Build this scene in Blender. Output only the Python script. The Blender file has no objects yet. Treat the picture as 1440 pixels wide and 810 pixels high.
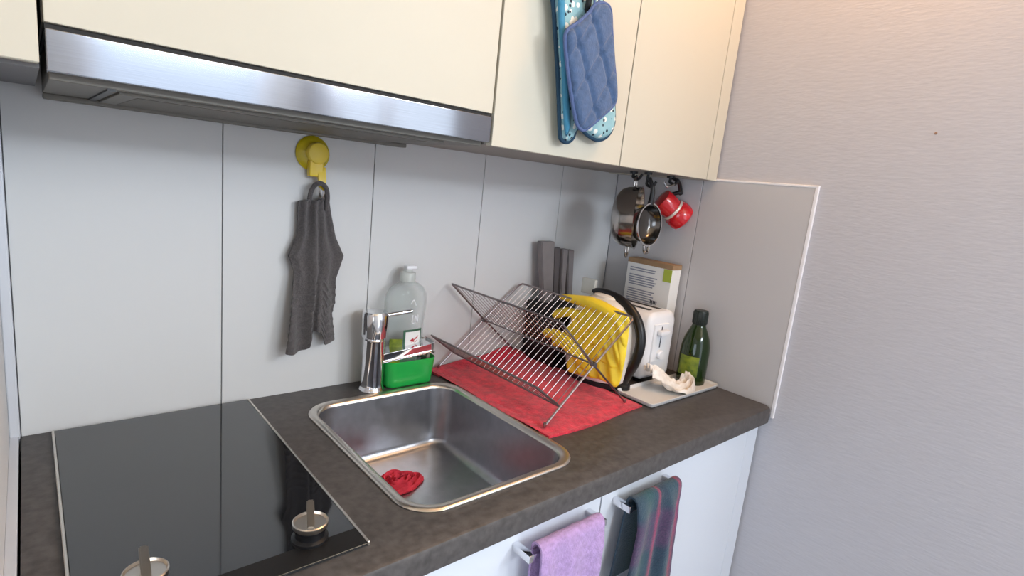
import bpy, bmesh, math, random
from mathutils import Vector, Matrix, geometry, noise
random.seed(7)
PI = math.pi
SC = bpy.context.scene
COL = SC.collection
V = Vector

# ------------------------------------------------------------------ camera solve
F_PX = 781.02
CR = V((0.7560921, -0.6465424, 0.1015269))      # camera right
CD = V((-0.0442912, -0.2053234, -0.9776915))    # camera down
CF = V((0.6529648, 0.7347280, -0.1838795))      # camera forward
CC = V((-1.41979, -1.14967, 1.39140))           # camera position (m)

def U(px, py, ax, val):
    """photo measurement -> metric point on the plane coordinate[ax] == val"""
    d = CR * ((px - 720) / F_PX) + CD * ((py - 405) / F_PX) + CF
    t = (val - CC[ax]) / d[ax]
    return CC + d * t

# ------------------------------------------------------------------ materials
def lin(c):
    return tuple(((v / 255) / 12.92 if v / 255 <= 0.04045 else ((v / 255 + 0.055) / 1.055) ** 2.4) for v in c)

def mat(name, rgb, rough=0.5, metal=0.0, var=0.0, vscale=20, bump=0.0, bscale=200, stretch=None, coat=0.0,
        trans=0.0, ior=1.45, spec=0.5, rvar=0.0, rgb2=None, aniso=0.0, sheen=0.0, alpha=1.0):
    m = bpy.data.materials.new(name); m.use_nodes = True
    nt = m.node_tree; b = nt.nodes['Principled BSDF']
    c = lin(rgb)
    b.inputs['Base Color'].default_value = (*c, 1)
    b.inputs['Roughness'].default_value = rough
    b.inputs['Metallic'].default_value = metal
    b.inputs['IOR'].default_value = ior
    b.inputs['Specular IOR Level'].default_value = spec
    b.inputs['Coat Weight'].default_value = coat
    b.inputs['Transmission Weight'].default_value = trans
    b.inputs['Anisotropic'].default_value = aniso
    b.inputs['Sheen Weight'].default_value = sheen
    b.inputs['Alpha'].default_value = alpha
    tc = nt.nodes.new('ShaderNodeTexCoord'); mp = nt.nodes.new('ShaderNodeMapping')
    nt.links.new(tc.outputs['Object'], mp.inputs['Vector'])
    if stretch: mp.inputs['Scale'].default_value = stretch
    if var > 0 or rgb2:
        n = nt.nodes.new('ShaderNodeTexNoise'); n.inputs['Scale'].default_value = vscale
        n.inputs['Detail'].default_value = 6
        nt.links.new(mp.outputs['Vector'], n.inputs['Vector'])
        r = nt.nodes.new('ShaderNodeValToRGB')
        c2 = lin(rgb2) if rgb2 else tuple(min(1, v * (1 + var)) for v in c)
        c1 = c if rgb2 else tuple(v * (1 - var) for v in c)
        r.color_ramp.elements[0].position = 0.32; r.color_ramp.elements[1].position = 0.68
        r.color_ramp.elements[0].color = (*c1, 1); r.color_ramp.elements[1].color = (*c2, 1)
        nt.links.new(n.outputs['Fac'], r.inputs['Fac']); nt.links.new(r.outputs['Color'], b.inputs['Base Color'])
    if rvar > 0:
        n = nt.nodes.new('ShaderNodeTexNoise'); n.inputs['Scale'].default_value = vscale
        nt.links.new(mp.outputs['Vector'], n.inputs['Vector'])
        q = nt.nodes.new('ShaderNodeMapRange')
        q.inputs['To Min'].default_value = max(0.02, rough - rvar); q.inputs['To Max'].default_value = rough + rvar
        nt.links.new(n.outputs['Fac'], q.inputs['Value']); nt.links.new(q.outputs['Result'], b.inputs['Roughness'])
    if bump > 0:
        n = nt.nodes.new('ShaderNodeTexNoise'); n.inputs['Scale'].default_value = bscale
        n.inputs['Detail'].default_value = 3
        nt.links.new(mp.outputs['Vector'], n.inputs['Vector'])
        bp = nt.nodes.new('ShaderNodeBump'); bp.inputs['Strength'].default_value = bump
        bp.inputs['Distance'].default_value = 0.002
        nt.links.new(n.outputs['Fac'], bp.inputs['Height']); nt.links.new(bp.outputs['Normal'], b.inputs['Normal'])
    return m

M = {}
M['wallpaper'] = mat('wallpaper', (188, 188, 194), .75, bump=.35, bscale=90, stretch=(1, .45, 2.2), var=.02, vscale=60)
M['plaster'] = mat('plaster', (208, 207, 206), .85, bump=.15, bscale=60)
M['ceiling'] = mat('ceiling_warm_bounce', (222, 200, 170), .7, var=.06, vscale=6, stretch=(1, 9, 1))  # unseen; warm tone chosen to tint the light bounced onto the walls
M['floor'] = mat('floor_laminate', (150, 152, 158), .5, var=.08, vscale=8, stretch=(1, 8, 1))
M['panel'] = mat('white_laminate_panel', (206, 207, 207), .38, spec=.4)
M['sidepanel_shaded'] = mat('side_splash_laminate_shaded', (190, 189, 191), .4, spec=.4)  # same white laminate as the panels, darkened for the dimmer side wall
M['seam_and_shade'] = mat('joint_and_shade_grey', (120, 120, 122), .6)  # joint grey; also holds the underside shade of the corner box
M['trimwhite'] = mat('white_edge_trim', (232, 232, 236), .4)
M['alu'] = mat('aluminium_profile', (205, 208, 214), .4, metal=.2)
M['cream'] = mat('cream_door', (196, 192, 177), .5, spec=.4, bump=.04, bscale=40)
M['carcass'] = mat('cabinet_carcass_grey', (150, 146, 138), .6)
M['whitedoor'] = mat('white_base_door', (216, 222, 231), .4, spec=.4)
M['counter'] = mat('dark_stone_laminate', (62, 59, 58), .46, rgb2=(84, 81, 80), vscale=70, bump=.12, bscale=160, rvar=.08, spec=.55)
M['counter_edge'] = M['counter']
M['glass_black'] = mat('black_ceramic_glass', (14, 16, 20), .045, ior=1.95)
M['steel'] = mat('brushed_steel', (196, 194, 196), .3, metal=1, rvar=.06, vscale=60, stretch=(1, 1, 40))
M['hoodsteel'] = mat('hood_brushed_steel', (146, 149, 156), .10, metal=1, var=.05, vscale=12, stretch=(1, 1, 90))
M['sinksteel'] = mat('sink_steel', (176, 178, 184), .34, metal=1, rvar=.05, vscale=50,var=.06)
M['rimsteel'] = mat('sink_rim_steel', (214, 208, 200), .3, metal=1)
M['chrome'] = mat('chrome', (225, 225, 228), .06, metal=1)
M['wire'] = mat('rack_wire_steel', (158, 149, 148), .32, metal=1)
M['wiredark'] = mat('rack_frame_steel', (140, 132, 132), .34, metal=1)
M['filter'] = mat('hood_filter_grey', (116, 113, 106), .5, metal=.3)
M['filterdark'] = mat('hood_filter_mesh_grey', (104, 100, 92), .55, metal=.3, bump=.3, bscale=500)
M['darkgap'] = mat('dark_recess', (40, 38, 36), .7)
M['black'] = mat('black_plastic', (22, 22, 24), .35)
M['blackrub'] = mat('black_block', (16, 15, 16), .5)
M['greyhandle'] = mat('grey_knife_handle', (122, 116, 116), .45, var=.06, vscale=30)
M['greyhandle2'] = mat('dark_grey_knife_handle', (86, 81, 82), .45)
M['towelgrey'] = mat('grey_terry', (84, 80, 80), .95, bump=1, bscale=420, var=.22, vscale=260, sheen=.2)
M['towelred'] = mat('red_terry', (204, 42, 64), .95, bump=1, bscale=300, var=.26, vscale=70, sheen=.2)
M['redcloth'] = mat('red_cloth', (200, 52, 74), .85, bump=.6, bscale=300, var=.15, vscale=90)
M['lavender'] = mat('lavender_terry', (172, 144, 192), .95, bump=1, bscale=360, var=.15, vscale=120, sheen=.2)
M['yellowhook'] = mat('yellow_plastic', (222, 190, 24), .3, coat=.3)
M['yellowrim'] = mat('yellow_translucent_cup', (196, 176, 30), .25, coat=.4)
M['yellowcap'] = mat('pale_yellow_cap', (226, 200, 66), .35)
M['glove'] = mat('yellow_rubber', (240, 210, 52), .45, bump=.15, bscale=120, var=.06, vscale=30)
M['green'] = mat('green_plastic', (34, 168, 74), .35, coat=.2)
M['sponge'] = mat('yellow_green_sponge', (170, 176, 30), .9, bump=1, bscale=260, rgb2=(96, 130, 36), vscale=60)
M['scrub'] = mat('grey_scourer', (150, 142, 132), .95, bump=1, bscale=300)
def thin_clear(name, tint):
    m = bpy.data.materials.new(name); m.use_nodes = True; nt = m.node_tree; nt.nodes.clear()
    o = nt.nodes.new('ShaderNodeOutputMaterial'); mx = nt.nodes.new('ShaderNodeMixShader')
    tr = nt.nodes.new('ShaderNodeBsdfTransparent'); gl = nt.nodes.new('ShaderNodeBsdfPrincipled')
    tr.inputs[0].default_value = (*tint, 1); gl.inputs['Base Color'].default_value = (.62, .64, .64, 1); gl.inputs['Roughness'].default_value = .06
    lw = nt.nodes.new('ShaderNodeLayerWeight'); lw.inputs[0].default_value = .35
    mr = nt.nodes.new('ShaderNodeMapRange'); mr.inputs['To Min'].default_value = .05; mr.inputs['To Max'].default_value = .55
    nt.links.new(lw.outputs['Facing'], mr.inputs['Value']); nt.links.new(mr.outputs['Result'], mx.inputs[0])
    nt.links.new(tr.outputs[0], mx.inputs[1]); nt.links.new(gl.outputs[0], mx.inputs[2]); nt.links.new(mx.outputs[0], o.inputs['Surface'])
    return m
M['clear'] = thin_clear('clear_bottle_plastic', (.975, .985, .98))
M['clearcap'] = mat('frosted_white_cap', (222, 226, 222), .3, trans=.45, ior=1.3)
M['soap'] = mat('clear_soap', (236, 244, 226), .05, trans=1, ior=1.25)
M['tray'] = mat('translucent_tray', (236, 238, 240), .25, trans=.2, ior=1.3)
M['white'] = mat('white_plastic', (232, 234, 238), .3, coat=.2)
M['kettlewhite'] = mat('kettle_white_enamel', (232, 228, 222), .18, coat=.5)
M['paperwhite'] = mat('printed_paper', (226, 226, 224), .7)
M['ink'] = mat('grey_print', (140, 144, 158), .8)
M['inkdark'] = mat('dark_print', (60, 62, 74), .8)
M['kraft'] = mat('kraft_board', (150, 122, 92), .8, var=.08, vscale=40)
M['cartongreen'] = mat('carton_green', (162, 178, 70), .7)
M['oilglass'] = mat('dark_green_oil', (26, 50, 10), .06, trans=.3, ior=1.45, coat=.15)
M['oilcap'] = mat('bottle_cap_dark', (26, 34, 28), .4)
M['oillabel'] = mat('olive_label', (128, 140, 30), .45, rgb2=(70, 92, 20), vscale=60)
M['clothwhite'] = mat('white_crumpled_cloth', (242, 240, 236), .9, bump=.5, bscale=200, rgb2=(210, 200, 188), vscale=38)
M['red'] = mat('red_enamel', (206, 22, 34), .18, coat=.6)
M['paleband'] = mat('pale_metal_band', (232, 214, 200), .3, metal=.4)
M['potsteel'] = mat('polished_pot_steel', (176, 172, 168), .14, metal=1)
M['potdark'] = mat('pan_dark_inside', (104, 102, 100), .16, metal=1)
M['greencard'] = mat('label_green_edge', (52, 92, 70), .5)
M['logored'] = mat('label_red_mark', (178, 34, 48), .5)
M['bluepad'] = mat('blue_quilted_cotton', (70, 93, 128), .9, bump=.8, bscale=260, var=.12, vscale=90, sheen=.2)
M['bluepadedge'] = mat('blue_pad_binding', (82, 100, 142), .9, bump=.5, bscale=300)
M['mittblue'] = mat('mitt_teal_back', (66, 134, 166), .9, bump=.4, bscale=260)
M['mittedge'] = mat('mitt_navy_binding', (32, 62, 84), .9)
M['blackcord'] = mat('black_loop_cord', (16, 18, 22), .7)

def pattern_mitt():
    m = mat('mitt_animal_print', (150, 190, 196), .9, bump=.4, bscale=260)
    nt = m.node_tree; b = nt.nodes['Principled BSDF']
    tc = nt.nodes.new('ShaderNodeTexCoord')
    def blob(scale, thr, off):
        mp = nt.nodes.new('ShaderNodeMapping'); mp.inputs['Location'].default_value = off
        nt.links.new(tc.outputs['Object'], mp.inputs['Vector'])
        v = nt.nodes.new('ShaderNodeTexVoronoi'); v.inputs['Scale'].default_value = scale
        nt.links.new(mp.outputs['Vector'], v.inputs['Vector'])
        l = nt.nodes.new('ShaderNodeMath'); l.operation = 'LESS_THAN'; l.inputs[1].default_value = thr
        nt.links.new(v.outputs['Distance'], l.inputs[0]); return l.outputs[0]
    def mix(f, a, c):
        x = nt.nodes.new('ShaderNodeMix'); x.data_type = 'RGBA'
        nt.links.new(f, x.inputs[0])
        if isinstance(a, tuple): x.inputs[6].default_value = (*a, 1)
        else: nt.links.new(a, x.inputs[6])
        x.inputs[7].default_value = (*lin(c), 1); return x.outputs[2]
    o = mix(blob(58, .30, (0, 0, 0)), lin((140, 180, 188)), (230, 232, 224))
    o = mix(blob(80, .24, (.013, .02, .007)), o, (28, 46, 60))
    nt.links.new(o, b.inputs['Base Color']); return m
M['mittprint'] = pattern_mitt()

def tartan():
    # teal / plum woven towel: coloured checks that belong to the cloth
    m = mat('teal_plum_woven_terry', (40, 66, 80), .95, bump=1, bscale=360, sheen=.2)
    nt = m.node_tree; b = nt.nodes['Principled BSDF']
    tc = nt.nodes.new('ShaderNodeTexCoord'); sp = nt.nodes.new('ShaderNodeSeparateXYZ')
    nt.links.new(tc.outputs['UV'], sp.inputs[0])
    def ramp(sock, stops):
        r = nt.nodes.new('ShaderNodeValToRGB'); r.color_ramp.interpolation = 'EASE'
        while len(r.color_ramp.elements) < len(stops): r.color_ramp.elements.new(.5)
        for e, (p, c) in zip(r.color_ramp.elements, stops):
            e.position = p; e.color = (*lin(c), 1)
        nt.links.new(sock, r.inputs['Fac']); return r.outputs['Color']
    teal, plum, pink, navy, green = (44, 72, 88), (96, 66, 100), (176, 60, 92), (30, 42, 64), (42, 84, 82)
    a = ramp(sp.outputs['X'], [(0, navy), (.1, teal), (.30, green), (.44, teal), (.49, pink), (.53, navy), (.64, navy), (.72, teal), (.90, teal), (.95, pink), (1, plum)])
    c = ramp(sp.outputs['Y'], [(0, teal), (.33, teal), (.36, plum), (.45, plum), (.48, teal), (.8, green), (1, teal)])
    n = nt.nodes.new('ShaderNodeTexNoise'); n.inputs['Scale'].default_value = 260
    nt.links.new(tc.outputs['Object'], n.inputs['Vector'])
    x = nt.nodes.new('ShaderNodeMix'); x.data_type = 'RGBA'
    nt.links.new(n.outputs['Fac'], x.inputs[0]); nt.links.new(a, x.inputs[6]); nt.links.new(c, x.inputs[7])
    nt.links.new(x.outputs[2], b.inputs['Base Color']); return m
M['tartan'] = tartan()

# ------------------------------------------------------------------ mesh helpers
class MB:
    def __init__(s): s.bm = bmesh.new(); s.wn = False
    def box(s, x0, x1, y0, y1, z0, z1, bev=0.0, seg=2, mx=None):
        r = bmesh.ops.create_cube(s.bm, size=1)
        vs = r['verts']
        for v in vs:
            v.co = V((x0 + (v.co.x + .5) * (x1 - x0), y0 + (v.co.y + .5) * (y1 - y0), z0 + (v.co.z + .5) * (z1 - z0)))
        if mx is not None:
            for v in vs: v.co = mx @ v.co
        if bev > 0:
            s.wn = True
            es = list({e for v in vs for e in v.link_edges})
            bmesh.ops.bevel(s.bm, geom=es, offset=bev, segments=seg, profile=.5, affect='EDGES')
        return s
    def lathe(s, prof, mx=None, n=40, sx=1, sy=1):
        rings = []
        for r, z in prof:
            if r < 1e-6:
                rings.append([s.bm.verts.new((0, 0, z))])
            else:
                rings.append([s.bm.verts.new((r * sx * math.cos(2 * PI * k / n), r * sy * math.sin(2 * PI * k / n), z)) for k in range(n)])
        for a, b in zip(rings, rings[1:]):
            if len(a) == 1 and len(b) == 1: continue
            for k in range(n):
                k2 = (k + 1) % n
                if len(a) == 1: s.bm.faces.new((a[0], b[k], b[k2]))
                elif len(b) == 1: s.bm.faces.new((a[k], a[k2], b[0]))
                else: s.bm.faces.new((a[k], a[k2], b[k2], b[k]))
        if mx is not None:
            for ring in rings:
                for v in ring: v.co = mx @ v.co
        return s
    def tube(s, pts, r, n=10, closed=False, ry=None):
        pts = [V(p) for p in pts]; rs = r if isinstance(r, (list, tuple)) else [r] * len(pts)
        N = len(pts); rings = []; up = None
        if len(rs) != N:      # spread a short list of radii along the path
            q = rs; rs = []
            for i in range(N):
                g = i / (N - 1) * (len(q) - 1); k = min(int(g), len(q) - 2); rs.append(q[k] + (q[k + 1] - q[k]) * (g - k))
        for i, p in enumerate(pts):
            if closed: t = pts[(i + 1) % N] - pts[i - 1]
            else: t = pts[min(i + 1, N - 1)] - pts[max(i - 1, 0)]
            t.normalize()
            if up is None:
                up = V((0, 0, 1)) if abs(t.z) < .9 else V((0, 1, 0))
            a = t.cross(up); 
            if a.length < 1e-6: a = t.cross(V((1, 0, 0)))
            a.normalize(); b = a.cross(t).normalized(); up = b
            q = ry if ry else 1
            rings.append([s.bm.verts.new(p + (a * math.cos(2 * PI * k / n) + b * math.sin(2 * PI * k / n) * q) * rs[i]) for k in range(n)])
        m = N if closed else N - 1
        for i in range(m):
            A, B = rings[i], rings[(i + 1) % N]
            for k in range(n):
                k2 = (k + 1) % n; s.bm.faces.new((A[k], A[k2], B[k2], B[k]))
        if not closed:
            s.bm.faces.new(rings[0][::-1]); s.bm.faces.new(rings[-1])
        return s
    def prism(s, poly, d, bev=0):
        """poly: list of 3D points, d: extrusion vector"""
        a = [s.bm.verts.new(V(p)) for p in poly]; b = [s.bm.verts.new(V(p) + V(d)) for p in poly]
        n = len(a)
        fs = [s.bm.faces.new(a), s.bm.faces.new(b[::-1])]
        for k in range(n): fs.append(s.bm.faces.new((a[k], b[k], b[(k + 1) % n], a[(k + 1) % n])))
        bmesh.ops.recalc_face_normals(s.bm, faces=fs)
        return s
    def sheet(s, grid, off, uv=None):
        """solid cloth: grid of points, and the same grid pushed by off(i,j) as its back"""
        R, C = len(grid), len(grid[0])
        f = [[s.bm.verts.new(p) for p in row] for row in grid]
        b = [[s.bm.verts.new(V(grid[i][j]) + V(off(i, j) if callable(off) else off)) for j in range(C)] for i in range(R)]
        L = s.bm.loops.layers.uv.verify()
        co = {}
        for i in range(R):
            for j in range(C):
                co[f[i][j]] = co[b[i][j]] = (j / (C - 1), i / (R - 1))
        fs = []
        for i in range(R - 1):
            for j in range(C - 1):
                fs.append(s.bm.faces.new((f[i][j], f[i][j + 1], f[i + 1][j + 1], f[i + 1][j])))
                fs.append(s.bm.faces.new((b[i][j], b[i + 1][j], b[i + 1][j + 1], b[i][j + 1])))
        for i in range(R - 1):
            fs.append(s.bm.faces.new((f[i][0], f[i + 1][0], b[i + 1][0], b[i][0])))
            fs.append(s.bm.faces.new((f[i][-1], b[i][-1], b[i + 1][-1], f[i + 1][-1])))
        for j in range(C - 1):
            fs.append(s.bm.faces.new((f[0][j], b[0][j], b[0][j + 1], f[0][j + 1])))
            fs.append(s.bm.faces.new((f[-1][j], f[-1][j + 1], b[-1][j + 1], b[-1][j])))
        for fc in fs:
            for l in fc.loops: l[L].uv = co[l.vert]
        bmesh.ops.recalc_face_normals(s.bm, faces=fs)
        return s
    def pillow(s, outline, to3, tf, tb, edge, step, hfn=None):
        """padded cloth shape: outline in plane (a,b); to3(a,b,h) gives the point at height h off the plane"""
        o = smooth_loop(outline, step)
        n = len(o)
        xs = [p[0] for p in o]; ys = [p[1] for p in o]
        pts = [V(p) for p in o]
        def inside(a, b):
            c = False; j = n - 1
            for i in range(n):
                if (o[i][1] > b) != (o[j][1] > b) and a < (o[j][0] - o[i][0]) * (b - o[i][1]) / (o[j][1] - o[i][1]) + o[i][0]: c = not c
                j = i
            return c
        def dist(a, b):
            p = V((a, b)); best = 9
            for i in range(n):
                q, t = geometry.intersect_point_line(p, pts[i], pts[(i + 1) % n]); t = min(1, max(0, t))
                best = min(best, (p - pts[i].lerp(pts[(i + 1) % n], t)).length)
            return best
        y = min(ys); k = 0
        while y < max(ys):
            x = min(xs) + (step / 2 if k % 2 else 0)
            while x < max(xs):
                if inside(x, y) and dist(x, y) > step * .6: pts.append(V((x, y)))
                x += step
            y += step * .87; k += 1
        vs, es, fs, *_ = geometry.delaunay_2d_cdt(pts, [(i, (i + 1) % n) for i in range(n)], [], 1, 1e-6)
        F, B = [], []
        for i, v in enumerate(vs):
            d = dist(v.x, v.y)
            if d < 1e-5:
                w = s.bm.verts.new(to3(v.x, v.y, 0)); F.append(w); B.append(w)
            else:
                q = min(1, d / edge); q = math.sqrt(max(0, 1 - (1 - q) ** 2))
                e = hfn(v.x, v.y) * q if hfn else 0
                F.append(s.bm.verts.new(to3(v.x, v.y, tf * q + e))); B.append(s.bm.verts.new(to3(v.x, v.y, -tb * q)))
        nf = []
        for f in fs:
            for T in (F, B):
                try: nf.append(s.bm.faces.new([T[i] for i in f]))
                except ValueError: pass
        bmesh.ops.recalc_face_normals(s.bm, faces=nf)
        return s
    def build(s, name, m, parent=None, smooth=True, label=None, recalc=True, angle=40):
        if recalc: bmesh.ops.recalc_face_normals(s.bm, faces=s.bm.faces)
        if parent is None:
            vs = s.bm.verts
            o0 = V(((min(v.co.x for v in vs) + max(v.co.x for v in vs)) / 2, (min(v.co.y for v in vs) + max(v.co.y for v in vs)) / 2, min(v.co.z for v in vs)))
        else:
            o0 = wloc(parent)
        bmesh.ops.translate(s.bm, verts=s.bm.verts, vec=-o0)
        me = bpy.data.meshes.new(name); s.bm.to_mesh(me); s.bm.free()
        if smooth:
            for p in me.polygons: p.use_smooth = True
            me.set_sharp_from_angle(angle=math.radians(angle))
        me.materials.append(m)
        o = bpy.data.objects.new(name, me); COL.objects.link(o)
        if s.wn and smooth:
            w_ = o.modifiers.new('flat faces', 'WEIGHTED_NORMAL'); w_.keep_sharp = True; w_.weight = 100
        if parent is None: o.location = o0
        else: o.parent = parent
        if label: o['label'] = label
        return o

def wloc(o):
    p = o.location.copy()
    while o.parent: o = o.parent; p += o.location
    return p

def smooth_loop(pts, step):
    out = []; n = len(pts)
    for i in range(n):
        p0, p1, p2, p3 = [V(pts[(i + k) % n]) for k in (-1, 0, 1, 2)]
        k = max(2, int((p2 - p1).length / step))
        for j in range(k):
            t = j / k
            out.append(tuple(.5 * ((2 * p1) + (p2 - p0) * t + (2 * p0 - 5 * p1 + 4 * p2 - p3) * t * t + (3 * p1 - p0 - 3 * p2 + p3) * t ** 3)))
    return out

def spline(pts, k=6):
    pts = [V(p) for p in pts]; out = []
    for i in range(len(pts) - 1):
        p0 = pts[max(i - 1, 0)]; p1 = pts[i]; p2 = pts[i + 1]; p3 = pts[min(i + 2, len(pts) - 1)]
        for j in range(k):
            t = j / k
            out.append(.5 * ((2 * p1) + (p2 - p0) * t + (2 * p0 - 5 * p1 + 4 * p2 - p3) * t * t + (3 * p1 - p0 - 3 * p2 + p3) * t ** 3))
    out.append(pts[-1]); return out

def frame(origin, zaxis, xhint=V((0, 0, 1))):
    z = V(zaxis).normalized(); x = (V(xhint) - z * V(xhint).dot(z)).normalized(); y = z.cross(x)
    m = Matrix((x, y, z)).transposed().to_4x4(); m.translation = V(origin); return m

def tag(o, label, cat, group=None, kind=None):
    o['label'] = label; o['category'] = cat
    if group: o['group'] = group
    if kind: o['kind'] = kind
    return o

def thing(name, loc, label, cat, group=None):
    o = bpy.data.objects.new(name, None); COL.objects.link(o); o.location = V(loc)
    o.empty_display_size = .05
    return tag(o, label, cat, group)

def struct(o, label=None, cat=None):
    o['kind'] = 'structure'
    if label: o['label'] = label
    if cat: o['category'] = cat
    return o

def copy_tree(o, parent=None):
    c = o.copy(); COL.objects.link(c)
    if parent: c.parent = parent
    for ch in [k for k in bpy.data.objects if k.parent == o]: copy_tree(ch, c)
    return c

def interp(tab, x):
    if x <= tab[0][0]: return tab[0][1]
    for (a, b), (c, d) in zip(tab, tab[1:]):
        if x <= c: return b + (d - b) * (x - a) / (c - a)
    return tab[-1][1]

# ------------------------------------------------------------------ room shell
ZC, ZU, YF = .90, 1.454, -.34          # worktop top, wall cabinet underside, wall cabinet front
XL = -1.459                            # left wall face
RY, RX, ZT = -3.3, -3.2, 2.5
struct(MB().box(RX - .1, .12, RY - .1, .1, -.06, 0).build('floor', M['floor'], smooth=False), 'grey floor of the kitchen', 'floor')
struct(MB().box(RX - .1, .12, RY - .1, .1, ZT, ZT + .06).build('ceiling', M['ceiling'], smooth=False), 'unseen ceiling, coloured warm to tint the bounced light', 'ceiling')
struct(MB().box(XL - .1, .0, .0065, .1, 0, ZT).build('wall_back', M['plaster'], smooth=False), 'plain wall behind the white splashback panels', 'wall')
# right wall, one mesh with a window opening further forward
wy0, wy1, wz0, wz1 = -3.05, -1.62, .85, 2.34
w = MB()
w.box(.0065, .12, wy1, .1, 0, ZT); w.box(.0065, .12, RY - .1, wy0, 0, ZT)
w.box(.0065, .12, wy0, wy1, 0, wz0); w.box(.0065, .12, wy0, wy1, wz1, ZT)
struct(w.build('wall_right', M['wallpaper'], smooth=False), 'pale textured papered wall right of the worktop', 'wall')
struct(MB().box(XL - .12, XL, -.66, .1, 0, ZT).build('wall_left', M['plaster'], smooth=False), 'short white wall end left of the hob', 'wall')
struct(MB().box(RX - .1, XL - .12, -.66, -.56, 0, ZT).build('wall_side', M['plaster'], smooth=False), 'plain wall beside the kitchen niche', 'wall')
ly0, ly1, lz0, lz1 = -2.7, -1.3, .30, 1.75  # opening added for the far fill light
w = MB(); w.box(RX - .1, RX, RY, ly0, 0, ZT); w.box(RX - .1, RX, ly1, -.56, 0, ZT); w.box(RX - .1, RX, ly0, ly1, 0, lz0); w.box(RX - .1, RX, ly0, ly1, lz1, ZT)
struct(w.build('wall_far', M['plaster'], smooth=False), 'plain far wall of the room', 'wall')
w = MB(); rx0, rx1, rz0, rz1 = -1.18, -.24, .12, 2.34
w.box(RX, rx0, RY - .1, RY, 0, ZT); w.box(rx1, .0065, RY - .1, RY, 0, ZT)
w.box(rx0, rx1, RY - .1, RY, 0, rz0); w.box(rx0, rx1, RY - .1, RY, rz1, ZT)
struct(w.build('wall_rear', M['plaster'], smooth=False), 'plain wall opposite the kitchen with a window', 'wall')
def window_frame(n, mbf, lab):
    struct(mbf.build('window_%d' % n, M['trimwhite'], smooth=False), lab, 'window')
f = MB()
for a, b in ((wy0, wy0 + .05), (wy1 - .05, wy1), ((wy0 + wy1) / 2 - .03, (wy0 + wy1) / 2 + .03)): f.box(.03, .08, a, b, wz0, wz1)
f.box(.03, .08, wy0, wy1, wz0, wz0 + .05); f.box(.03, .08, wy0, wy1, wz1 - .05, wz1)
window_frame(1, f, 'white framed window in the right wall')
f = MB()
for a, b in ((rx0, rx0 + .06), (rx1 - .06, rx1)): f.box(a, b, RY - .07, RY - .02, rz0, rz1)
f.box(rx0, rx1, RY - .07, RY - .02, rz0, rz0 + .06); f.box(rx0, rx1, RY - .07, RY - .02, rz1 - .06, rz1)
window_frame(2, f, 'white framed window opposite the kitchen')

f = MB()  # added frame for the far fill light, never in view
for a, b in ((ly0, ly0 + .06), (ly1 - .06, ly1)): f.box(RX - .07, RX - .02, a, b, lz0, lz1)
f.box(RX - .07, RX - .02, ly0, ly1, lz0, lz0 + .06); f.box(RX - .07, RX - .02, ly0, ly1, lz1 - .06, lz1)
window_frame(3, f, 'added unseen window frame around the far fill light')

# splashback panels (thin boards with fine joints between)
xs = [-1.445, -1.143, -.838, -.532, -.248, 0.0]
labs = ['white splashback panel behind the hob at the left wall', 'white splashback panel behind the hanging grey towel', 'white splashback panel behind the tap and soap bottle',
        'white splashback panel behind the left of the dish rack', 'white splashback panel behind the grey knife handles']
for i, (a, b) in enumerate(zip(xs, xs[1:])):
    o = MB().box(a + .0009, b - .0009, 0, .006, ZC - .02, 1.62, bev=.0006, seg=1).build('wall_panel', M['panel'], smooth=False)
    struct(o, labs[i], 'wall panel')
struct(MB().box(-1.445, 0, .0045, .0064, ZC - .02, 1.62).build('trim_1', M['seam_and_shade'], smooth=False), 'grey backing seen in the joints of the splashback', 'trim')
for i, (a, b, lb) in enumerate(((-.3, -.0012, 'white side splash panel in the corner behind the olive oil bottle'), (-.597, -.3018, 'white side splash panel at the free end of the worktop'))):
    o = MB().box(0, .006, a, b, ZC - .02, ZU, bev=.0006, seg=1).build('wall_panel', M['sidepanel_shaded'], smooth=False)
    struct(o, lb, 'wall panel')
struct(MB().box(.0035, .0064, -.598, 0, ZC - .02, ZU).build('trim_2', M['seam_and_shade'], smooth=False), 'grey backing in the joint of the side splash panels', 'trim')
e = MB(); e.box(-.001, .0066, -.605, -.597, ZC - .03, ZU + .006, bev=.001, seg=1); e.box(-.001, .0066, -.6, YF + .01, ZU, ZU + .006, bev=.001, seg=1)
struct(e.build('trim_3', M['trimwhite'], smooth=False), 'white edge strip framing the side splash panel', 'trim')
e = MB(); e.box(XL, -1.4455, -.006, .006, .3, 1.6, bev=.002); e.box(XL, -1.4475, -.62, -.005, .3, ZC + .003, bev=.001)
struct(e.build('trim_4', M['alu'], smooth=False), 'pale metal corner strip between left wall and worktop', 'trim')
# small nail hole in the papered wall
tag(MB().lathe([(0, 0), (.003, 0), (.002, .0022), (0, .0025)], frame((.0068, -.807, 1.582), (-1, 0, 0)), n=12).build('wall_plug', mat('plug_brown', (150, 120, 100), .8)),
    'tiny brown plug in the bare papered wall', 'plug')

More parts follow.
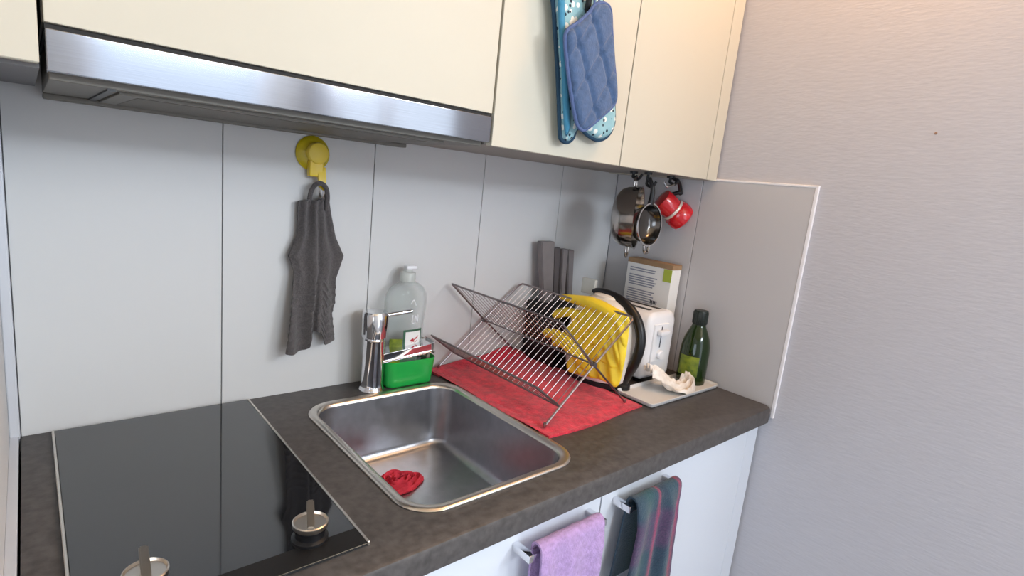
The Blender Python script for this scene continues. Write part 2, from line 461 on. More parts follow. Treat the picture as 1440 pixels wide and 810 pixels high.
# ------------------------------------------------------------------ base cabinets and worktop
def base_cabinet(x0, x1, d, handle, label):
    t = thing('base_cabinet', ((x0 + x1) / 2, -.3, 0), label, 'cabinet', 'white base cabinets')
    b = MB(); b.box(x0, x1, -.555, -.012, .10, .735); b.box(x0, x1, -.50, -.02, 0, .10)
    b.box(x0, x1, -.555, -.548, .735, .858); b.box(x0, x0 + .016, -.548, -.02, .735, .858); b.box(x1 - .016, x1, -.548, -.02, .735, .858)
    b.build('body', M['whitedoor'], t, smooth=False)
    dr = MB().box(d[0] + .0012, d[1] - .0012, -.576, -.557, .11, .857, bev=.0012, seg=2).build('door', M['whitedoor'], t)
    if handle:
        h = MB(); a, c = handle
        h.box(a + .002, c - .002, -.617, -.605, .812, .824, bev=.002)
        for q in (a, c - .012): h.box(q, q + .012, -.618, -.5755, .811, .825, bev=.002)
        h.build('handle', M['chrome'], dr)
    return t
base_cabinet(-1.443, -1.075, (-1.443, -1.075), None, 'white base cabinet under the black hob')
base_cabinet(-1.074, -.633, (-1.074, -.633), (-.852, -.664), 'white base cabinet under the sink with lavender towel on its handle')
base_cabinet(-.632, -.062, (-.632, -.0605), (-.598, -.424), 'white base cabinet under the worktop with dark teal towel on its handle')
struct(MB().box(-.0560, -.001, -.574, -.02, 0, .858, bev=.001, seg=1).build('trim_5', M['whitedoor'], smooth=False), 'white filler strip between base door and right wall', 'trim')

def rrect(x0, x1, y0, y1, r, k=8):
    out = []
    for cx, cy, a0 in ((x1 - r, y1 - r, 0), (x0 + r, y1 - r, 90), (x0 + r, y0 + r, 180), (x1 - r, y0 + r, 270)):
        for j in range(k + 1):
            a = math.radians(a0 + 90 * j / k); out.append((cx + r * math.cos(a), cy + r * math.sin(a)))
    return out
SX0, SX1, SY0, SY1, SR = -1.020, -.655, -.541, -.088, .062
def worktop():
    bm = bmesh.new()
    r = .012
    outer = []
    y0, y1, x0, x1 = -.6, -.001, -1.4445, -.001
    hole = rrect(SX0 + .012, SX1 - .012, SY0 + .012, SY1 - .012, SR - .012)
    prof = [(0, ZC - .04), (0, ZC - .006), (.002, ZC - .002), (.006, ZC)]   # inset from edge, z
    def ring(ins, z):
        c = .012
        p = [(x0, y1), (x0, y0 + ins), (x1 - c, y0 + ins), (x1 - ins * .3, y0 + c + ins), (x1, y1)]
        return [bm.verts.new((a, b, z)) for a, b in p]
    rings = [ring(*q) for q in prof]
    n = 5
    for a, b in zip(rings, rings[1:]):
        for k in range(n): bm.faces.new((a[k], a[(k + 1) % n], b[(k + 1) % n], b[k]))
    for z, rg in ((ZC, rings[-1]), (ZC - .04, rings[0])):
        hv = [bm.verts.new((a, b, z)) for a, b in hole]
        es = []
        for lp in (rg, hv):
            for k in range(len(lp)):
                e = bm.edges.get((lp[k], lp[(k + 1) % len(lp)])) or bm.edges.new((lp[k], lp[(k + 1) % len(lp)])); es.append(e)
        bmesh.ops.triangle_fill(bm, edges=es, use_beauty=True)
        if z == ZC: top = hv
        else: bot = hv
    for k in range(len(top)):
        bm.faces.new((top[k], top[(k + 1) % len(top)], bot[(k + 1) % len(top)], bot[k]))
    m = MB(); m.bm.free(); m.bm = bm
    return m.build('worktop', M['counter'], angle=30)
tag(worktop(), 'dark grey-brown stone-look worktop running to the right wall', 'worktop')

# ------------------------------------------------------------------ sink
def sink():
    t = thing('sink', ((SX0 + SX1) / 2, (SY0 + SY1) / 2, ZC), 'square stainless steel sink set in the dark worktop', 'sink')
    def loops(seq):
        mb = MB(); prev = None
        for ins, z in seq:
            r = max(.02, SR - ins * .75) if ins < .045 else max(.006, SR - ins * .9)
            cur = [mb.bm.verts.new((a, b, z)) for a, b in rrect(SX0 + ins, SX1 - ins, SY0 + ins, SY1 - ins, r)]
            if prev:
                for k in range(len(cur)): mb.bm.faces.new((prev[k], prev[(k + 1) % len(cur)], cur[(k + 1) % len(cur)], cur[k]))
            prev = cur
        return mb, prev
    mb, last = loops([(.0005, ZC + .0004), (0, ZC + .002), (.002, ZC + .0042), (.006, ZC + .005), (.012, ZC + .0045), (.016, ZC + .003), (.0185, ZC + .0005), (.0195, ZC - .004)])
    mb.build('rim', M['rimsteel'], t, angle=60)
    seq = [(.0195, ZC - .003)]
    for k in range(1, 8): seq.append((.0195 + .010 * k / 7, ZC - .003 - .118 * k / 7))
    for k in range(1, 9):
        a = PI / 2 * k / 8; seq.append((.0295 + .020 * (1 - math.cos(a)), ZC - .121 - .020 * math.sin(a)))
    seq += [(.09, ZC - .143), (.13, ZC - .1445)]
    mb, last = loops(seq)
    mb.bm.faces.new(last)
    o = mb.build('basin', M['sinksteel'], t, angle=70)
    dc = V((-.862, -.235, ZC - .1447))
    d = MB().lathe([(.0, .0016), (.012, .0018), (.022, .0022), (.028, .003), (.031, .002), (.032, -.0005)], Matrix.Translation(dc))
    dd = d.build('drain', M['steel'], t)
    h = MB()
    for k in range(8):
        a = k * PI / 4; h.lathe([(0, .0026), (.004, .0026), (.0042, .0015)], Matrix.Translation(dc + V((.015 * math.cos(a), .015 * math.sin(a), 0))), n=10)
    h.build('drain_holes', M['darkgap'], dd)
    return t
sink()

# ------------------------------------------------------------------ hob
t = thing('hob', (-1.25, -.28, ZC), 'black glass two-zone hob with steel side strips', 'hob')
MB().box(-1.4025, -1.0975, -.553, -.012, ZC + .0005, ZC + .0055, bev=.001, seg=1).build('glass_plate', M['glass_black'], t, smooth=False)
MB().box(-1.4022, -1.0978, -.5527, -.516, ZC + .0052, ZC + .0058).build('control_band', M['blackrub'], t, smooth=False, label='matt black band along the front edge')
for a in (-1.406, -1.0975): MB().box(a, a + .0035, -.553, -.012, ZC + .0003, ZC + .0064, bev=.0008, seg=1).build('side_strip', M['rimsteel'], t, smooth=False, label='thin steel side strip')
for k, (x, y, a) in enumerate(((-1.157, -.505, 70), (-1.339, -.500, 86))):
    z = ZC + .0055
    kb = MB().lathe([(0, 0), (.0235, 0), (.0235, .004), (.019, .006), (.0185, .012), (.0205, .015), (.0205, .018), (0, .018)], Matrix.Translation((x, y, z))).build('knob_base', M['black'], t)
    MB().lathe([(0, .0178), (.0205, .0178), (.0225, .020), (.0228, .0255), (.0212, .0265), (.0195, .0235), (0, .0228)], Matrix.Translation((x, y, z))).build('knob_cup', M['rimsteel'], kb)
    g = MB(); mx = Matrix.Translation((x, y, z)) @ Matrix.Rotation(math.radians(a), 4, 'Z')
    g.prism([mx @ V(p) for p in ((-.021, -.0048, .021), (-.021, -.0048, .030), (.010, -.0048, .0365), (.029, -.0048, .0395), (.029, -.0048, .033), (.019, -.0048, .021))], mx.to_3x3() @ V((0, .0096, 0)))
    bmesh.ops.bevel(g.bm, geom=list(g.bm.edges), offset=.0016, segments=2, affect='EDGES')
    g.build('knob_grip', M['rimsteel'], kb)

# ------------------------------------------------------------------ wall cabinets and hood
def wall_cabinet(x0, x1, z0, label, d=None, doors=None):
    t = thing('wall_cabinet', ((x0 + x1) / 2, -.16, z0), label, 'cabinet', 'cream wall cabinets')
    MB().box(x0, x1, YF + .019, -.002, z0 + .002, 2.12).build('body', M['carcass'], t, smooth=False)
    MB().box(x0 + .0015, x1 - .0015, YF, YF + .0175, z0, 2.12, bev=.0015).build('door', M['cream'], t)
    return t
wall_cabinet(-1.4, -.788, 1.509, 'cream wall cabinet above the cooker hood')
wall_cabinet(-.786, -.419, ZU, 'cream wall cabinet with oven mitt and potholder on its door')
wall_cabinet(-.419, -.051, ZU, 'cream wall cabinet above the hanging pans')
struct(MB().box(-.0480, -.0005, YF + .001, -.002, ZU, 2.12, bev=.001, seg=1).build('trim_6', M['cream'], smooth=False), 'cream filler strip between wall cabinet and right wall', 'trim')
struct(MB().box(XL + .0005, -1.4035, YF, YF + .018, 1.466, 2.12, bev=.0012, seg=1).build('trim_7', M['cream'], smooth=False), 'cream filler panel left of the cooker hood', 'trim')
struct(MB().box(XL + .0005, -1.4035, YF + .0182, -.007, 1.462, 2.12).build('trim_8', M['seam_and_shade'], smooth=False), 'grey box left of the cooker hood, underside shade in its colour', 'trim')  # shade under the filler is put into this grey
t = thing('cooker_hood', (-1.094, -.18, 1.447), 'flat steel cooker hood under the cream wall cabinet', 'cooker hood')
MB().box(-1.396, -.79, -.318, -.026, 1.452, 1.503, bev=.002).build('housing', M['filter'], t)
fr = MB(); fr.box(-1.398, -.789, YF, -.318, 1.459, 1.5035, bev=.0018)
fr.build('front_panel', M['hoodsteel'], t, label='brushed steel front panel')
fl = MB().box(-1.33, -.86, -.30, -.06, 1.4485, 1.4525, bev=.001).build('filter', M['filter'], t)
MB().box(-1.31, -.88, -.285, -.075, 1.4478, 1.4492, bev=.0006).build('filter_mesh', M['filterdark'], fl, smooth=False)
MB().box(-1.343, -1.335, -.318, -.03, 1.4495, 1.4525).build('seal_strip', M['black'], t, smooth=False)
MB().box(-1.396, -.79, -.05, -.026, 1.444, 1.4525, bev=.002).build('rear_lip', M['filter'], t)
MB().box(-1.398, -.789, YF + .006, -.05, 1.5034, 1.5086).build('slide_gap', M['darkgap'], t, smooth=False)

# ------------------------------------------------------------------ tap
t = thing('tap', (-.846, -.06, ZC), 'chrome single-lever tap at the rear left of the sink', 'tap')
T = Matrix.Translation((-.846, -.06, ZC))
MB().lathe([(0, 0), (.029, 0), (.029, .005), (.0265, .008), (.0255, .012), (.0245, .02), (.0245, .118), (.0250, .120), (.0235, .122), (.0235, .125), (0, .125)], T).build('body', M['chrome'], t)
lv = MB().lathe([(.0235, .1255), (.0285, .127), (.0295, .168), (.0288, .179), (.026, .184), (0, .185)], T).build('lever_head', M['chrome'], t)
MB().tube([(-.828, -.064, ZC + .174), (-.80, -.072, ZC + .178), (-.766, -.082, ZC + .184)], [.0058, .005, .0046], n=12).build('lever', M['chrome'], lv)
sp = MB()
a, b = V((-.846, -.06, ZC + .076)), V((-.702, -.066, ZC + .091))
d = (b - a).normalized(); sd = d.cross(V((0, 0, 1))).normalized(); upv = sd.cross(d)
mx = Matrix((d, sd, upv)).transposed().to_4x4(); mx.translation = a
sp.box(.01, (b - a).length, -.0155, .0155, -.011, .011, bev=.005, seg=3, mx=mx)
s_ = sp.build('spout', M['chrome'], t)
MB().lathe([(0, 0), (.0105, 0), (.0115, .004), (.0115, .012), (0, .012)], Matrix.Translation(b + d * -.018 + V((0, 0, -.023)))).build('aerator', M['steel'], s_)

# ------------------------------------------------------------------ green caddy, soap bottle, sponge, scourer
def rr_shell(x0, x1, y0, y1, r, z0, z1, th, taper=0.004):
    mb = MB(); prev = None
    seq = [(taper + .006, z0), (taper + .0015, z0 + .002), (taper, z0 + .006), (0, z1), (th * .5, z1 + .001), (th, z1), (th + taper, z0 + .005)]
    first = None
    for ins, z in seq:
        cur = [mb.bm.verts.new((a, b, z)) for a, b in rrect(x0 + ins, x1 - ins, y0 + ins, y1 - ins, max(.004, r - ins))]
        if prev:
            for k in range(len(cur)): mb.bm.faces.new((prev[k], prev[(k + 1) % len(cur)], cur[(k + 1) % len(cur)], cur[k]))
        else: first = cur
        prev = cur
    mb.bm.faces.new(prev); mb.bm.faces.new(first[::-1]); return mb
tag(rr_shell(-.819, -.688, -.0865, -.008, .022, ZC, ZC + .064, .0025, .006).build('sink_caddy', M['green'], angle=50), 'bright green plastic caddy on the worktop behind the sink', 'caddy')
t = thing('soap_bottle', (-.757, -.036, ZC + .006), 'clear plastic washing-up liquid bottle standing in the green caddy', 'bottle')
T = Matrix.Translation((-.757, -.036, ZC + .006))
out = [(0, 0), (.048, 0), (.0505, .004), (.0505, .06), (.050, .10), (.0505, .14), (.0535, .172), (.0545, .19), (.052, .208), (.043, .224), (.028, .234), (.0165, .238), (.0155, .244)]
inn = [(max(r - .002, 0), z + (.002 if i == 0 else 0)) for i, (r, z) in enumerate(out)][::-1]
MB().lathe(out + inn[:-1] + [(0, .002)], T, n=48, sx=1, sy=.50).build('body', M['clear'], t)
cp = MB().lathe([(0, .2735), (.0085, .2735), (.0095, .272), (.0095, .262), (.0165, .26), (.0185, .257), (.0185, .239), (.017, .2375), (.010, .2375)], T).build('cap', M['clearcap'], t)
MB().box(-.766, -.737, -.046, -.028, ZC + .272, ZC + .282, bev=.004, seg=3).build('flip_lid', M['white'], cp)
lb = MB()   # label card curved round the front face
def soapx(u, z, o=.0009):
    a = math.radians(u); return V((-.757 + (.0505 + o) * math.cos(a), -.036 + (.0253 + o) * math.sin(a), z))
def wrap(u0, u1, z0, z1, o, n=12):
    m = MB(); g = [[soapx(u0 + (u1 - u0) * j / n, z, o) for j in range(n + 1)] for z in (z1, z0)]
    m.sheet(g, lambda i, j: (soapx(u0 + (u1 - u0) * j / n, 0, o - .0004) - soapx(u0 + (u1 - u0) * j / n, 0, o))); return m
l1 = wrap(-108, -48, ZC + .081, ZC + .133, .0010).build('label_edge', M['greencard'], t, label='dark green label border')
wrap(-102, -54, ZC + .084, ZC + .128, .0016).build('label_card', M['paperwhite'], l1, label='white label card with red mark')
mk = MB()
for u0, u1, z0, z1, u2, z2 in [(q[0] - 35, q[1] - 35, q[2] + .015, q[3] + .015, q[4] - 35, q[5] + .015) for q in ((-56, -44, .091, .097, -40, .087), (-50, -38, .086, .093, -34, .099), (-44, -30, .09, .096, -27, .102), (-40, -34, .084, .09, -30, .09))]:
    mk.prism([soapx(u0, ZC + z0, .0018), soapx(u1, ZC + z1, .0018), soapx(u2, ZC + z2, .0018)], (soapx(-75, 0, .0022) - soapx(-75, 0, .0018)))
mk.build('label_mark', M['logored'], l1, label='red bird-like mark')
wrap(-150, -109, ZC + .072, ZC + .112, .0010).build('label_side', M['oillabel'], t, label='yellow-green side of the label')
for q in ([(-84, .168), (-85, .150), (-79, .148)], [(-76, .148), (-75, .166), (-68, .150), (-67, .168)], [(-92, .196), (-84, .204), (-76, .190)]):
    MB().tube(spline([soapx(u, ZC + z, .0008) for u, z in q], 4), .0011, n=6).build('white_print', M['white'], t, label='white printed stroke')
tag(MB().box(-.812, -.785, -.076, -.044, ZC + .008, ZC + .083, bev=.005).build('sponge', M['sponge']), 'yellow-green sponge standing in the green caddy behind the tap spout', 'sponge')
m = MB().box(-.703, -.692, -.058, -.016, ZC + .0065, ZC + .098, bev=.003).build('scouring_pad', M['scrub']); tag(m, 'grey-brown scouring pad at the right end of the green caddy', 'scourer')

# ------------------------------------------------------------------ suction hook and grey towel
t = thing('suction_hook', (-.977, -.001, 1.36), 'yellow suction hook on the white panel under the cooker hood', 'hook')
T = frame((-.977, -.001, 1.410), (0, -1, 0))
MB().lathe([(0, 0), (.0345, 0), (.035, .002), (.033, .005), (.024, .009), (.016, .012), (0, .012)], T).build('suction_cup', M['yellowrim'], t)
T2 = frame((-.974, -.013, 1.411), (.04, -1, 0))
MB().lathe([(.012, -.002), (.021, 0), (.0215, .010), (.020, .0135), (.017, .0145), (0, .0145)], T2).build('cap', M['yellowcap'], t)
ar = MB(); ar.box(-.990, -.960, -.024, -.006, 1.364, 1.398, bev=.004); ar.prism([(-.974, -.022, 1.385), (-.957, -.022, 1.385), (-.957, -.030, 1.345), (-.962, -.03, 1.338), (-.971, -.03, 1.345)], (0, .007, 0))
ar.build('arm', M['yellowhook'], t)
hk = MB().tube(spline([(-.968, -.018, 1.375), (-.968, -.021, 1.335), (-.968, -.030, 1.322), (-.968, -.040, 1.326), (-.968, -.043, 1.338)], 5), .0022, n=8).build('hook_bar', M['steel'], t)
lp = MB().tube(spline([(-.987, -.016, 1.298), (-.985, -.022, 1.335), (-.976, -.033, 1.352), (-.962, -.036, 1.347), (-.955, -.032, 1.328), (-.953, -.024, 1.300)], 6), .005, n=8)

LG = [(271, 441), (283, 421), (330, 419), (345, 413), (360, 406), (381, 413), (448, 404), (494, 397)]
RG = [(271, 455), (273, 463), (298, 466), (334, 473), (360, 484), (393, 473), (425, 473), (441, 469), (478, 472), (486, 470)]
TOPG = [(0, 283), (.2, 280), (.5, 282), (.75, 272), (1, 275)]
BOTG = [(0, 494), (.2, 494), (.38, 489), (.45, 484), (.52, 464), (.64, 463), (.70, 470), (.78, 484), (1, 479)]
def grey_towel():
    g = []; R, C = 150, 72
    for i in range(R):
        row = []
        for j in range(C):
            u = j / (C - 1); v = i / (R - 1)
            y = interp(TOPG, u) + (interp(BOTG, u) - interp(TOPG, u)) * v
            x = interp(LG, y) + (interp(RG, y) - interp(LG, y)) * u
            p = U(x, y, 1, -.022)
            amp = .006 + .014 * v
            dy = -.008 - amp * (.5 + .5 * math.cos(u * 2 * PI * 1.6 + .6 * math.sin(v * 4) + .4)) - .006 * math.sin(PI * u)
            dy += -.012 * v * (1 if u < .44 else max(0, 1 - (u - .44) / .05)) + .010 * v * math.exp(-((u - .52) / .04) ** 2)   # left fall lies over the right one
            dy += .004 * math.sin(u * 23 + 2 * math.sin(v * 5)) * (1 - v) - .004 * math.sin(u * 15 - v * 6) * v
            band = .003 * max(0, math.sin((v - .62) * 2 * PI / .055)) if .62 < v < .96 else 0
            dy -= band
            edge = min(u, 1 - u); dy += .006 * max(0, 1 - edge / .12)
            p.y = -.011 + dy; row.append(p)
        g.append(row)
    m = MB(); m.sheet(g, lambda i, j: V((0, .006, 0)))
    return m
gt = grey_towel().build('hand_towel', M['towelgrey'], angle=80)
tag(gt, 'grey terry hand towel hanging from the yellow suction hook', 'towel')
lp.build('hanging_loop', M['towelgrey'], gt)

# ------------------------------------------------------------------ red towel under the rack
def red_towel():
    g = []; R, C = 56, 50
    for i in range(R):
        row = []
        for j in range(C):
            u = j / (C - 1); v = i / (R - 1)
            x = -.665 + .012 * v + u * (.335 - .014 * v) + .003 * math.sin(v * 7); y = -.008 - v * (.431 + .006 * math.sin(u * 5)) - .004 * (1 - u) * (v)
            z = ZC + .0075 + .0016 * math.sin(u * 17 + v * 6) * math.sin(v * 21) + .001 * noise.noise(V((x * 60, y * 60, 0)))
            hump = math.exp(-((u - .78) / .16) ** 2 - (v / .07) ** 2) * .026 + math.exp(-((u - .45) / .25) ** 2 - (v / .05) ** 2) * .012
            z += hump
            if u < .05 or u > .95 or v > .95: z -= .0022
            if .055 < u < .075 or .93 < v < .945: z -= .0018
            row.append(V((x, y, z)))
        g.append(row)
    m = MB(); m.sheet(g, lambda i, j: V((0, 0, -(g[i][j].z - ZC - (.0052 if j < 4 and 6 < i < 52 else .0003)))))
    return m
tag(red_towel().build('drying_towel', M['towelred'], angle=80), 'red terry towel spread on the worktop under the dish rack', 'towel')

# ------------------------------------------------------------------ dish rack
t = thing('dish_rack', (-.503, -.21, ZC + .008), 'folding steel wire dish rack standing on the red towel', 'dish rack')
YA, YB = -.016, -.412
ZF = ZC + .011
PV = (-.503, 1.0245)
tipL, tipR, ftL, ftR = (-.618, 1.128), (-.381, 1.120), (-.636, ZF), (-.366, ZF)
LR, TR = (-.592, .9425), (-.667, .998)
def bar(mb, a, b, y0, y1, r): mb.tube([(a[0], y0, a[1]), (b[0], y1, b[1])], r, n=8)
def U_frame(mb, tip, pv, r, foot):
    mb.tube([(foot[0], YA, foot[1]), (pv[0], YA, pv[1]), (tip[0] + (pv[0] - tip[0]) * .06, YA, tip[1] + (pv[1] - tip[1]) * .06),
             (tip[0], YA - .008, tip[1]), (tip[0], YB + .008, tip[1]), (tip[0] + (pv[0] - tip[0]) * .06, YB, tip[1] + (pv[1] - tip[1]) * .06), (pv[0], YB, pv[1]), (foot[0], YB, foot[1])], r, n=8)
f1 = MB(); U_frame(f1, tipR, PV, .0026, ftL); 
o1 = f1.build('plate_frame', M['wire'], t)
f2 = MB()
sh = .0045
def s2(p): return p
YA2, YB2 = YA - .0045, YB + .0045
f2.tube([(ftR[0], YA2, ftR[1]), (PV[0], YA2, PV[1]), (tipL[0], YA2, tipL[1]), (tipL[0], YB2, tipL[1]), (PV[0], YB2, PV[1]), (ftR[0], YB2, ftR[1])], .0026, n=8)
o2 = f2.build('cross_frame', M['wiredark'], t)
r_ = MB(); bar(r_, LR, LR, YA, YB, .0022); bar(r_, PV, PV, YA, YB, .0022); r_.build('rail', M['wiredark'], o1)
NW = 22
for k in range(1, NW):
    y = YA + (YB - YA) * k / NW
    m = MB(); m.tube([(tipR[0], y, tipR[1]), (LR[0], y, LR[1])], .001, n=6); m.build('wire', M['wire'], o1)
for k in range(1, NW):
    y = YA + (YB - YA) * k / NW
    m = MB(); m.tube([(tipL[0], y, tipL[1]), (PV[0] + .002, y, PV[1] + .002)], .0008, n=6); m.build('wire', M['wire'], o2)
f3 = MB(); f3.tube([(LR[0], YA - .002, LR[1]), (TR[0], YA - .002, TR[1]), (TR[0], YB + .002, TR[1]), (LR[0], YB + .002, LR[1])], .0024, n=8)
o3 = f3.build('cup_shelf', M['wiredark'], t)
for k in range(1, NW):
    y = YA + (YB - YA) * k / NW
    m = MB(); m.tube([(TR[0], y, TR[1]), (LR[0], y, LR[1])], .0009, n=6); m.build('wire', M['wiredark'], o3)
for y in (YA - .002, YB + .002):
    MB().lathe([(0, -.006), (.0055, -.006), (.006, -.004), (.006, .004), (.0055, .006), (0, .006)], frame((PV[0], y, PV[1]), (0, 1, 0)), n=14).build('pivot', M['wiredark'], t)
for p, y in ((ftL, YA), (ftL, YB), (ftR, YA2), (ftR, YB2)):
    MB().lathe([(0, -.0025), (.003, -.0025), (.0036, 0), (.0034, .006), (0, .007)], Matrix.Translation((p[0], y, p[1]))).build('foot', M['wire'], t)

# ------------------------------------------------------------------ kettle
t = thing('kettle', (-.288, -.225, ZC), 'white rounded kettle with thick black arched handle beside the toaster', 'kettle')
KC = V((-.288, -.252, ZC)); T = Matrix.Translation(KC)
OV = 1.34                                   # the jug is oval, longer towards the room
MB().lathe([(0, .001), (.066, .001), (.069, .004), (.069, .016), (.064, .020), (0, .020)], T, n=56, sy=1.28).build('base', M['black'], t)
MB().lathe([(0, .0195), (.066, .0195), (.071, .026), (.0745, .05), (.0765, .09), (.0765, .13), (.073, .165), (.063, .196), (.048, .216), (.030, .227), (0, .231)], T, n=64, sy=OV).build('body', M['kettlewhite'], t)
MB().lathe([(.030, .2272), (.028, .232), (.018, .236), (0, .2375)], T, n=48, sy=OV).build('lid', M['kettlewhite'], t)
MB().box(KC.x - .006, KC.x + .006, KC.y + .042, KC.y + .090, ZC + .222, ZC + .264, bev=.004).build('lid_grip', M['clearcap'], t, label='pale translucent lid grip')
hp = spline([(KC.x, -.204, 1.134), (KC.x, -.228, 1.1375), (KC.x, -.262, 1.135), (KC.x, -.305, 1.125), (KC.x, -.343, 1.103), (KC.x, -.366, 1.07), (KC.x, -.374, 1.03),
             (KC.x, -.366, .985), (KC.x, -.348, .945), (KC.x, -.334, .914)], 6)
rs = [.007 + .0055 * min(1, k / 14) for k in range(len(hp))]
MB().tube(hp, rs, n=14).build('handle', M['black'], t)
MB().lathe([(0, 0), (.019, 0), (.0195, .004), (.0195, .015), (.016, .019), (0, .019)], Matrix.Translation((KC.x + .004, -.336, ZC + .001)), n=24).build('cord_guard', M['black'], t)

# ------------------------------------------------------------------ toaster
t = thing('toaster', (-.131, -.22, ZC), 'white toaster with lever end facing out, behind the kettle handle', 'toaster')
TX0, TX1, TY0, TY1, TZ0, TZ1 = -.202, -.078, -.335, -.10, ZC + .012, ZC + .196
def toaster_loop(y, ins):
    x0, x1, z0, z1 = TX0 + ins, TX1 - ins, TZ0 + ins, TZ1 - ins
    r = .028; o = []
    for cx, cz, a0, rr in ((x1 - r, z1 - r, 0, r), (x0 + r, z1 - r, 90, r), (x0 + .008, z0 + .008, 180, .008), (x1 - .008, z0 + .008, 270, .008)):
        for j in range(9):
            a = math.radians(a0 + 90 * j / 8); o.append((cx + rr * math.cos(a), y, cz + rr * math.sin(a)))
    return o
mb = MB(); prev = None
for y, ins in ((TY0 + .0, .014), (TY0 + .003, .006), (TY0 + .010, .001), (TY0 + .014, 0), (TY1 - .014, 0), (TY1 - .004, .004), (TY1, .014)):
    cur = [mb.bm.verts.new(p) for p in toaster_loop(y, ins)]
    if prev:
        for k in range(len(cur)): mb.bm.faces.new((prev[k], prev[(k + 1) % len(cur)], cur[(k + 1) % len(cur)], cur[k]))
    else: mb.bm.faces.new(cur)
    prev = cur
mb.bm.faces.new(prev[::-1])
mb.build('body', M['white'], t, angle=50)
for x in (-.174, -.128): MB().box(x, x + .018, -.305, -.14, TZ1 - .004, TZ1 + .0006, bev=.001).build('slot', M['blackrub'], t)
pl = MB().box(-.182, -.116, TY0 - .005, TY0 + .004, ZC + .060, ZC + .165, bev=.003).build('control_plate', M['white'], t)
MB().box(-.1525, -.1485, TY0 - .0056, TY0 - .0045, ZC + .10, ZC + .158).build('lever_slit', M['inkdark'], pl, smooth=False)
MB().box(-.172, -.130, TY0 - .021, TY0 - .0045, ZC + .136, ZC + .150, bev=.004).build('lever', M['white'], pl)
MB().lathe([(0, 0), (.012, 0), (.012, .008), (.009, .011), (0, .011)], frame((-.150, TY0 - .0045, ZC + .082), (0, -1, 0))).build('dial', M['white'], pl)
for x in (TX0 + .02, TX1 - .02):
    for y in (TY0 + .03, TY1 - .03): MB().lathe([(0, 0), (.009, 0), (.009, .013), (0, .013)], Matrix.Translation((x, y, ZC)), n=14).build('foot', M['black'], t)

# ------------------------------------------------------------------ carton
t = thing('carton', (-.032, -.205, ZC), 'tall printed carton with brown top against the right wall behind the toaster', 'box')
CX0, CX1, CY0, CY1, CZ1 = -.056, -.012, -.284, -.128, 1.212
MB().box(CX0, CX1, CY0, CY1, ZC, CZ1 - .012, bev=.0012).build('box_body', M['paperwhite'], t)
MB().box(CX0 - .0006, CX1 + .0006, CY0 - .0006, CY1 + .0006, CZ1 - .014, CZ1, bev=.001).build('top_flap', M['kraft'], t, label='brown cardboard top')
MB().box(CX0 - .001, CX0, CY0 + .0002, CY0 + .027, 1.162, CZ1 - .0145).build('green_corner', M['cartongreen'], t, smooth=False, label='yellow-green printed corner')
pr = MB()
zz = 1.186
for k in range(13):
    if k in (2, 7): zz -= .008; 
    L = .085 + .02 * random.random(); pr.box(CX0 - .0008, CX0, CY1 - .012 - L, CY1 - .012, zz - .0032, zz)
    zz -= .0068
pr.build('small_print', M['ink'], t, smooth=False, label='grey block of tiny print lines')
bc = MB()
for k in range(5): bc.box(CX0 - .0008, CX0, CY0 + .036 + k * .005, CY0 + .0388 + k * .005, 1.090, 1.100)
bc.build('barcode', M['inkdark'], t, smooth=False, label='small dark barcode')

# ------------------------------------------------------------------ knife block with grey handles
t = thing('knife_block', (-.255, -.09, ZC), 'black knife block in the corner behind the dish rack', 'knife block')
b = MB(); b.prism([(-.345, -.140, ZC), (-.195, -.140, ZC), (-.195, -.012, ZC), (-.345, -.012, ZC)], (0, 0, .17)); b.build('block', M['blackrub'], t, smooth=False)
for (x0, x1, y, ztop, lean, mt, lab) in ((-.345, -.294, -.045, 1.242, .012, 'greyhandle', 'broad grey knife handle, tallest and leftmost in the black block'),
                                   (-.289, -.262, -.040, 1.224, .004, 'greyhandle2', 'narrow dark grey knife handle beside the broad one'),
                                   (-.257, -.234, -.045, 1.220, .0, 'greyhandle', 'narrow light grey knife handle, third in the black block'),
                                   (-.229, -.203, -.040, 1.217, .006, 'greyhandle', 'grey knife handle nearest the kettle lid grip')):
    k = MB()
    w2 = (x1 - x0) * .36; cx = (x0 + x1) / 2 + lean * 1.4
    k.prism([(x0, y, ztop), (x1, y, ztop + .001), (cx + w2, y - .012, 1.06), (cx - w2, y - .012, 1.06)], (0, .021, 0))
    bmesh.ops.bevel(k.bm, geom=list(k.bm.edges), offset=.002, segments=2, affect='EDGES')
    o = thing('kitchen_knife', (cx, y, 1.06), lab, 'knife', 'knives in the black block')
    k.build('handle', M[mt], o)
    MB().box(cx - .002, cx + .002, y - .008, y + .006, 1.02, 1.062).build('blade', M['steel'], o, smooth=False)

